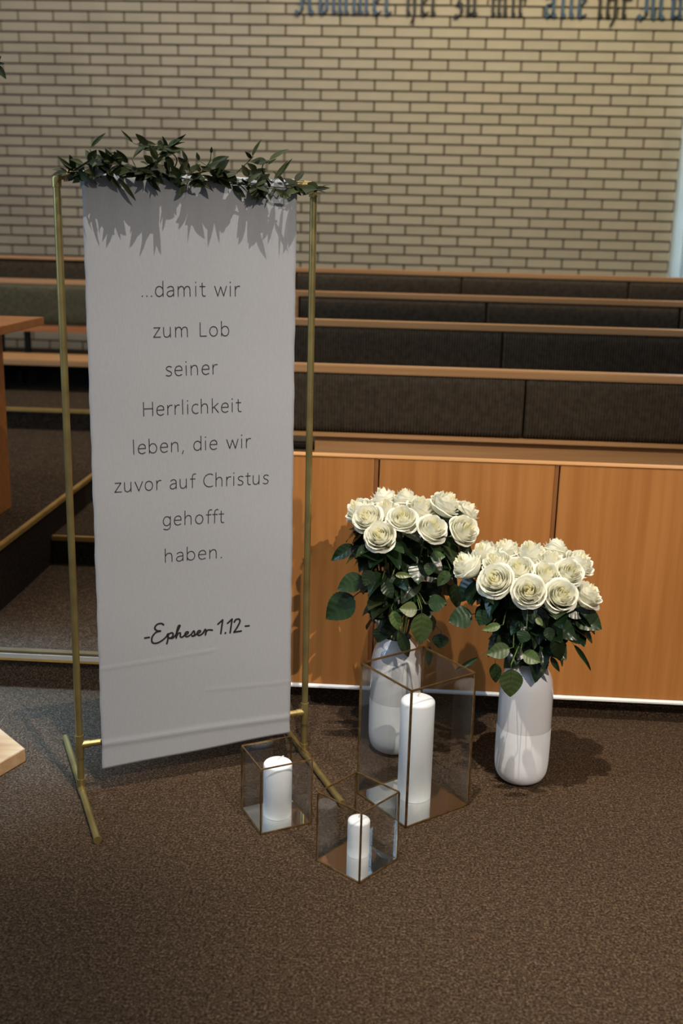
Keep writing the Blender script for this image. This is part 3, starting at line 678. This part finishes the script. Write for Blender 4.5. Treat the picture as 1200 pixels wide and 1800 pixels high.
# ================================================================ ROSES
def petal_mesh(name, r1, H, width, curl, close, inner, seed, nu=12, nv=9):
    """one petal wrapped round the bloom axis: r1 belly radius, H height, curl outward roll of the rim, close inward lean"""
    rnd = random.Random(seed); V = []; F = []; ph = rnd.uniform(0, 6)
    for j in range(nv+1):
        for i in range(nu+1):
            u = math.sin((i/nu*2-1)*math.pi/2); au = abs(u)
            v = j/nv*(.60+.40*math.sqrt(max(0, 1-.97*u*u)))
            wv = min(1, .30+.95*math.sin(min(1, v*1.15)*math.pi/2))*(1-.16*max(0, v-.75)/.25)
            ang = u*width*wv
            r = r1*(.10+.90*math.sin(min(1, v*1.35)*math.pi/2)**.85)
            r *= 1-close*max(0, v-.45)/.55
            z = H*(v**1.08)*(1-.07*u*u*v)
            k = max(0, v-.66)/.34; k2 = k*k
            roll = curl*(.75+.5*au**2); r += roll*k2; z -= roll*k2*k*.9
            side = max(0, au-.55)/.45; r += (.02+.18*curl)*side*side*k
            z += H*.06*math.exp(-(u*3.2)**2)*v**4
            r += .040*u*min(1, v*2)                                     # each petal tucks under the next
            r += (.010*math.sin(u*4+ph)+.010*math.sin(u*7+ph*2)*v)*v
            V.append((r*math.cos(ang), r*math.sin(ang), z))
    for j in range(nv):
        for i in range(nu): a = j*(nu+1)+i; F.append((a, a+1, a+nu+2, a+nu+1))
    return mesh_of(name, V, F, M['petal_in'] if inner else M['petal'], True)
# rings: count, belly radius, height, half width, curl, close, inner
RINGS = [(2, .09, .96, 1.7, .0, .3, 1), (3, .17, 1.0, 1.35, .01, .25, 1), (4, .27, 1.0, 1.15, .02, .15, 1), (4, .38, .98, 1.15, .05, .10, 0), (5, .50, .95, 1.0, .08, .05, 0),
         (5, .62, .88, 1.0, .13, .0, 0), (5, .72, .80, 1.05, .18, .0, 0), (5, .80, .64, 1.05, .24, .0, 0)]
PET = [[petal_mesh('petal', *r_[1:6], r_[6], k*10+v) for v in range(2)] for k, r_ in enumerate(RINGS)]
def core_mesh():
    g = G(); g.lathe([(0, -.14), (.07, -.13), (.13, -.06), (.15, .02), (.10, .10), (.04, .2), (.0, .24)], n=12)
    return mesh_of('bloom', g.v, g.f, M['sepal'], True)
def sepal_mesh():
    V = []; F = []
    for k in range(5):
        a = k*2*math.pi/5; b0 = len(V)
        for j in range(5):
            v = j/4; r = .12+.42*v; z = -.03+.04*math.sin(v*3)-.10*v; w_ = .10*(1-v)**.7+.004
            for s in (-1, 1): V.append((r*math.cos(a)-s*w_*math.sin(a), r*math.sin(a)+s*w_*math.cos(a), z))
        for j in range(4): q = b0+2*j; F.append((q, q+1, q+3, q+2))
    return mesh_of('sepals', V, F, M['sepal'], True)
CORE, SEP = core_mesh(), sepal_mesh()
def leaf_mesh(name, m, wide=.36, serr=.018, fold=.22, droop=.25, vein=.022, nl=22, tipk=1.0, petiole=.14, wave=0.0):
    """unit long leaf along +Y, normal +Z, half width = wide"""
    V = []; F = []; nw = 8
    for j in range(nl+1):
        v = j/nl; k = math.sin(math.pi*(v**.80))**.80*(1-.18*v*tipk) if 0 < v < 1 else 0
        wv = wide*max(k, .012)*(1+(serr/wide*.9 if j % 2 else 0))
        for i in range(nw+1):
            u = i/nw*2-1
            z = fold*abs(u)*wv - droop*v*v + vein*math.sin((v*5.5-abs(u)*1.2)*2*math.pi)*abs(u)*(1-abs(u))*2 + wave*math.sin(v*9+(2 if u > 0 else 0))*abs(u)
            V.append((u*wv, petiole+v*(1-petiole), z))
    for j in range(nl):
        for i in range(nw): a = j*(nw+1)+i; F.append((a, a+1, a+nw+2, a+nw+1))
    g = G().tube([(0, 0, 0), (0, petiole*.5, .004), (0, petiole, 0), (0, .5, -droop*.15-.004)], [.018, .014, .013, .006], 5)
    k = len(V); V += g.v; F += [tuple(i+k for i in f) for f in g.f]
    return mesh_of(name, V, F, m, True)
RL = [leaf_mesh('leaf', M['rose_leaf'], wide=w_, droop=d_, fold=f_, wave=.015) for w_, d_, f_ in ((.36, .22, .2), (.40, .10, .12), (.31, .35, .35))]
RLL = [leaf_mesh('leaf', M['rose_leaf_light'], wide=w_, droop=d_, fold=.15, wave=.01) for w_, d_ in ((.38, .16), (.42, .06))]
def leaf_matrix(base, tip, wscale, hint):
    d = Vector(tip)-Vector(base); L_ = d.length; y = d/L_
    h = Vector(hint); n = (h-y*h.dot(y)).normalized(); x = y.cross(n)
    Mx = Matrix((x*L_*wscale, y*L_, n*L_)).transposed().to_4x4(); Mx.translation = Vector(base); return Mx

HEADS_L = [(629, 893, .0, .15, 1.0), (644, 908, -.06, .7, 1.0), (666, 940, -.11, .5, 1.02), (673, 874, .06, .1, 1.05), (679, 895, -.01, .2, .95), (712, 874, .04, .1, .9),
           (707, 909, -.08, .35, 1.0), (740, 890, .0, .25, 1.0), (761, 926, -.10, .15, 1.0), (786, 882, .0, .1, 1.02), (818, 929, -.05, .6, 1.05), (822, 898, .04, .2, 1.0), (766, 893, .07, .1, .9)]
HEADS_R = [(817, 990, -.02, -.05, 1.05), (869, 1018, -.10, .6, 1.12), (871, 987, -.03, .2, .95), (850, 968, .03, .3, .95), (888, 965, .05, .2, 1.0), (932, 970, .03, .25, 1.08), (911, 998, -.06, .3, .95),
           (929, 1038, -.13, .6, 1.06), (960, 1008, -.06, .25, 1.0), (969, 984, .0, .2, .9), (977, 961, .07, .1, .85), (1002, 1004, -.055, .7, .92), (1018, 986, .02, .3, 1.08), (988, 1044, -.12, .6, 1.05), (1034, 1042, -.05, .0, 1.0)]
LAB_L = ['side-on white rose at the far left edge of the taller bouquet', 'white rose with a yellow heart near the left edge of the taller bouquet', 'lowest white rose on the left of the taller bouquet, facing forward',
 'broad white rose at the top left crown of the taller bouquet', 'half hidden white rose behind the front left blooms of the taller bouquet', 'small white rose at the top middle of the taller bouquet',
 'large open cream rose in the middle front of the taller bouquet', 'half open white rose behind the middle bloom of the taller bouquet', 'cup shaped white rose at the lower middle front of the taller bouquet',
 'side-on white rose standing highest at the right of the taller bouquet', 'wide open white rose with yellow heart at the lower right of the taller bouquet', 'white rose at the far right edge of the taller bouquet, behind the open one',
 'small white rose tucked behind the tall right bloom of the taller bouquet']
LAB_R = ['drooping side-on white rose at the far left of the lower bouquet', 'large yellow hearted rose at the lower left front of the lower bouquet', 'half hidden white rose above the yellow hearted one in the lower bouquet',
 'open white rose at the upper left edge of the lower bouquet', 'white rose at the top left crown of the lower bouquet', 'broad white rose at the highest point of the lower bouquet', 'half open white rose in the middle left of the lower bouquet',
 'pale cup shaped rose lowest in the middle front of the lower bouquet', 'smooth half open white rose at the centre of the lower bouquet', 'small white rose just right of the crown of the lower bouquet',
 'smallest white rose at the back of the lower bouquet', 'yellow hearted rose with red flecked petals right of centre in the lower bouquet', 'broad white rose at the upper right edge of the lower bouquet',
 'round cream hearted rose at the lower right front of the lower bouquet', 'side-on white rose at the far right edge of the lower bouquet, facing outward']
RS = .0395
def rose(head, vc, label, group, rnd, heroes=()):
    px, py, dy, bias, sc = head; P = on_y(px, py, vc[1]+dy); vx, vy = vc
    core = Vector((vx, vy, P.z-.17)); f = (P-core).normalized()
    f = (f+Vector((-P.x*.15, -bias, bias*.12))).normalized(); S = RS*sc
    base = P-f*S*.85                                        # calyx
    az = math.atan2(P.y-vy, P.x-vx); rr = .020*min(1, math.hypot(P.x-vx, P.y-vy)/.1)+.004
    m0 = Vector((vx+rr*math.cos(az)*.9, vy+rr*math.sin(az)*.9, .298))
    bot = Vector((vx-rr*.8*math.cos(az), vy-rr*.8*math.sin(az), .045))
    T = thing('white_rose', label, 'rose', bot, group)
    path = catmull([bot, m0, m0.lerp(base, .5)+Vector((0, 0, .02))+f*-.004, base-f*.03, base], 6)
    G().tube(path, .0026, 7).build('stem', M['stem'], T, True)
    q = f.to_track_quat('Z', 'Y').to_matrix().to_4x4(); spin = Matrix.Rotation(rnd.uniform(0, 6.28), 4, 'Z')
    Mb = Matrix.Translation(base-bot) @ q @ spin @ Matrix.Scale(S, 4) @ Matrix.Diagonal((1, 1, 1.40, 1))
    B = link('bloom', CORE, T, Mb)
    link('sepals', SEP, T, Mb)
    for k, ring in enumerate(RINGS):
        off = rnd.uniform(0, 6.28); n = ring[0]
        for i in range(n):
            a = off+i*2*math.pi/n+rnd.uniform(-.1, .1); tilt = rnd.uniform(-.02, .12)*(k/7)**2*1.6
            j = rnd.uniform(.93, 1.06)
            mm = Matrix.Rotation(a, 4, 'Z') @ Matrix.Rotation(tilt, 4, 'Y') @ Matrix.Diagonal((j, j, rnd.uniform(.94, 1.04), 1)) @ Matrix.Translation((0, 0, -.006*k))
            link('petal', PET[k][rnd.randrange(2)], B, mm)
    # leaves along the stem
    n = rnd.choice((14, 15, 16)); L_ = len(path)
    for i in range(n):
        t = .36+.58*(i+rnd.random()*.8)/n; p = path[int(t*(L_-1))]
        a = az+rnd.uniform(-1.5, 1.5)
        o = Vector((math.cos(a), math.sin(a)*1.0, 0))
        ln_ = rnd.uniform(.050, .078); d = (o+Vector((0, 0, rnd.uniform(-1.1, .15)))).normalized()
        tip = p+d*ln_*1.05
        out = math.hypot(tip.x-vx, tip.y-vy); lim = .06+.115*min(1, max(0, (tip.z-.27)/.14))
        if out > lim: k_ = lim/out; tip = Vector((vx+(tip.x-vx)*k_, vy+(tip.y-vy)*k_, tip.z-.012))
        if tip.z < .255: tip.z = .255+rnd.uniform(0, .03)
        if tip.y > 2.60: tip.y = 2.60
        if (tip-p).length < .03: continue
        hint = o*.6+Vector((rnd.uniform(-.5, .5), rnd.uniform(-.7, .2), rnd.uniform(.1, .9)))
        link('leaf', rnd.choice(RL), T, Matrix.Translation(-bot) @ leaf_matrix(p, tip, rnd.uniform(.85, 1.15), hint))
    for (bx_, by_, tx, ty, wpx, yy, light) in heroes:
        b_ = on_y(bx_, by_, vy+yy); tp = on_y(tx, ty, vy+yy-.012)
        Lp = math.hypot(tx-bx_, ty-by_); me = (RLL if light else RL)[1 if wpx/Lp > .6 else 0]
        hw = .42 if me in (RLL[1],) else .38
        # petiole back to the nearest point of the stem
        pn = min(path, key=lambda v_: (v_-b_).length)
        G().tube(catmull([pn, pn.lerp(b_, .5)+Vector((0, 0, .008)), b_], 4), .0011, 5).build('leaf_stalk', M['stem'], T, True)
        link('leaf', me, T, Matrix.Translation(-bot) @ leaf_matrix(b_, tp, (wpx/Lp)/(hw*2), Vector((rnd.uniform(-.2, .2), -1, .45))))
    return T
HERO_L = {0: [(628, 955, 580, 984, 27, -.02, 0), (630, 1042, 571, 1088, 50, -.04, 0)], 1: [(645, 1012, 592, 1036, 36, -.05, 0)], 2: [(672, 1018, 690, 1052, 24, -.10, 0), (655, 998, 640, 1030, 26, -.09, 0), (672, 1098, 664, 1130, 26, -.06, 0)],
          6: [(690, 1010, 724, 1012, 12, -.12, 1), (688, 1068, 702, 1110, 22, -.10, 1)], 8: [(738, 1072, 702, 1070, 28, -.12, 1), (741, 1068, 740, 1136, 40, -.13, 1), (748, 1062, 784, 1058, 30, -.11, 0), (703, 1105, 717, 1158, 24, -.11, 0)],
          10: [(792, 1000, 768, 1030, 22, -.10, 1), (758, 985, 752, 1012, 22, -.10, 1), (795, 1018, 806, 1072, 26, -.08, 0)], 9: [(752, 978, 782, 978, 20, -.11, 1), (756, 1130, 752, 1174, 13, -.08, 0)], 11: [(775, 1110, 772, 1140, 30, -.06, 0)]}
HERO_R = {0: [(836, 1078, 788, 1092, 40, -.05, 0), (846, 1152, 799, 1180, 10, -.04, 0)], 1: [(884, 1098, 848, 1107, 16, -.12, 1), (902, 1138, 855, 1150, 30, -.13, 1), (858, 1068, 842, 1100, 30, -.08, 0)],
          7: [(898, 1168, 897, 1226, 44, -.15, 1), (914, 1146, 950, 1164, 28, -.14, 1), (940, 1084, 954, 1100, 12, -.14, 1), (925, 1105, 915, 1130, 26, -.14, 0)], 14: [(1002, 1126, 1044, 1180, 10, -.05, 0), (1000, 1096, 1030, 1092, 12, -.05, 0), (985, 1060, 1038, 1082, 36, -.05, 0)],
          13: [(974, 1112, 986, 1164, 30, -.10, 0), (965, 1150, 984, 1182, 12, -.08, 0), (962, 1098, 968, 1128, 20, -.12, 0)], 2: [(870, 1160, 871, 1202, 24, -.08, 0)]}
rnd = random.Random(21)
for i, h in enumerate(HEADS_L): rose(h, VLC, LAB_L[i], 'white roses in the vase behind the tallest lantern', rnd, HERO_L.get(i, ()))
for i, h in enumerate(HEADS_R): rose(h, VRC, LAB_R[i], 'white roses in the free standing vase', rnd, HERO_R.get(i, ()))

# ================================================================ GREENERY GARLAND
RU = [leaf_mesh('leaf', M['ruscus'], wide=w_, serr=0, fold=.25, droop=d_, vein=0, nl=9, petiole=.06) for w_, d_ in ((.19, .10), (.24, .04), (.14, .22), (.20, -.12))]
gl = thing('greenery_garland', 'dark green leafy garland laid along the top bar of the gold frame', 'garland', fr(FL/2, ZT+.01))
gloc = Vector(gl.location)
rg = random.Random(5)
def on_frame(x, y, n=0.0):
    d = ray(x, y); q = fr(0, 0, n); tt = (q-CO).dot(NN)/d.dot(NN); return CO+d*tt
STEMS = [[(118, 303, .014), (200, 304, .026), (300, 312, .02), (400, 322, .022), (500, 330, .02), (572, 332, .018)],
         [(130, 300, .02), (170, 280, .03), (240, 296, .03), (330, 305, .024), (420, 318, .022)],
         [(210, 300, .03), (262, 292, .035), (300, 262, .02), (278, 258, .02), (243, 255, .03)],
         [(330, 308, .03), (372, 300, .02), (385, 310, .03), (440, 326, .03), (490, 333, .03)],
         [(400, 318, .02), (425, 295, .02), (445, 275, .015)], [(478, 322, .02), (464, 305, .02), (462, 290, .02), (478, 282, .015)],
         [(160, 302, .03), (165, 288, .035), (158, 262, .03)], [(352, 305, .03), (368, 285, .03), (371, 268, .03)], [(300, 306, .02), (310, 278, .03), (275, 252, .03)]]
paths = []
for s in STEMS:
    pth = catmull([on_frame(x, y, n+.004) for x, y, n in s], 6)
    paths.append(pth); k = len(pth)
    G().tube(pth, [.0018-.0009*i/k for i in range(k)], 6).build('stem', M['ruscus'], gl, True)
def gleaf(a, b_, wk, hint, v=None):
    link('leaf', RU[rg.randrange(4)] if v is None else RU[v], gl, Matrix.Translation(-gloc) @ leaf_matrix(a, b_, wk, hint))
HG = [(159, 260, 185, 232, 8), (235, 252, 212, 228, 6), (241, 252, 275, 254, 14), (250, 262, 283, 264, 10), (296, 263, 285, 239, 8), (370, 287, 403, 275, 14), (442, 277, 459, 244, 8), (443, 279, 429, 265, 6),
      (471, 283, 507, 259, 10), (470, 284, 443, 282, 14), (470, 290, 486, 278, 5), (483, 317, 514, 278, 7), (480, 317, 507, 284, 8), (517, 320, 535, 300, 12), (549, 331, 579, 332, 8), (207, 312, 240, 353, 10),
      (185, 302, 211, 333, 13), (257, 310, 283, 338, 12), (280, 302, 307, 321, 8), (329, 323, 313, 343, 10), (407, 325, 432, 348, 13), (430, 328, 453, 343, 12), (450, 334, 470, 350, 10), (483, 333, 511, 351, 13),
      (120, 302, 94, 294, 11), (118, 303, 94, 307, 12), (135, 305, 112, 320, 14), (132, 298, 122, 272, 12), (150, 300, 128, 283, 12), (165, 290, 150, 262, 16), (190, 295, 168, 270, 18), (352, 303, 345, 288, 8),
      (330, 285, 319, 264, 8), (350, 283, 345, 268, 8), (371, 270, 372, 259, 5), (518, 327, 540, 342, 8), (500, 330, 528, 322, 6), (226, 288, 203, 262, 12), (215, 292, 190, 268, 12), (305, 296, 290, 272, 16), (335, 300, 312, 276, 16),
      (440, 312, 470, 296, 16), (438, 312, 425, 290, 14), (455, 318, 437, 298, 14), (400, 312, 383, 292, 12), (362, 312, 340, 330, 7), (500, 322, 483, 300, 8), (452, 300, 436, 288, 10)]
for a0, a1, b0, b1, wpx in HG:
    n = rg.uniform(.012, .04); A1, B1 = on_frame(a0, a1, n), on_frame(b0, b1, n+rg.uniform(-.006, .012))
    Lp = math.hypot(b0-a0, b1-a1); v = rg.randrange(4); hw = (.19, .24, .14, .20)[v]
    pn = min((p for pt in paths for p in pt), key=lambda q: (q-A1).length)
    if (pn-A1).length > .006: G().tube([pn, A1], .0007, 5).build('twig', M['ruscus'], gl, True)
    gleaf(A1, B1, (wpx/Lp)/(2*hw), Vector((rg.uniform(-.4, .4), -1, rg.uniform(0, .7))), v)
for i in range(170):
    pt = paths[rg.choice((0, 0, 0, 1, 1, 3, 2))]; p = pt[rg.randrange(len(pt)-1)]
    sgn = rg.choice((-1, 1)); up = rg.uniform(-.75, .85)
    d = E*sgn*rg.uniform(.4, 1)+Vector((0, 0, up))+NN*rg.uniform(-.15, 1.0); d.normalize()
    L_ = rg.uniform(.026, .044)
    gleaf(p, p+d*L_, rg.uniform(.9, 1.35), Vector((rg.uniform(-.6, .6), rg.uniform(-1, 0), rg.uniform(0, 1))))

# sprig on the off-frame stand whose leaf tips enter the frame
sp = thing('leafy_sprig', 'dark leafy sprig whose pointed tips show beside the brick wall', 'plant', (-1.08, 2.36, 1.522))
s0 = Vector((-1.08, 2.36, 1.522))
ends = [on_y(-8, 112, 2.3), on_y(-30, 85, 2.32), on_y(-45, 150, 2.3), Vector((-1.2, 2.3, 1.75)), Vector((-1.1, 2.45, 1.8))]
for e_ in ends:
    pt = catmull([s0, s0.lerp(e_, .5)+Vector((0, 0, .06)), e_], 6)
    G().tube(pt, .0015, 6).build('stem', M['ruscus'], sp, True)
    for k in range(6):
        p = pt[4+k*(len(pt)-5)//6]; d = Vector((rg.uniform(-1, .2), rg.uniform(-.6, .6), rg.uniform(-.3, .9))).normalized()
        link('leaf', RU[k % 4], sp, Matrix.Translation(-s0) @ leaf_matrix(p, p+d*.045, 1.1, Vector((.2, -1, .5))))
e0 = ends[0]
for tx, ty, wk in ((11, 139, .9), (8, 112, .8), (2, 98, .9)):
    link('leaf', RU[1], sp, Matrix.Translation(-s0) @ leaf_matrix(e0, on_y(tx, ty, 2.3), wk, Vector((.3, -1, .4))))
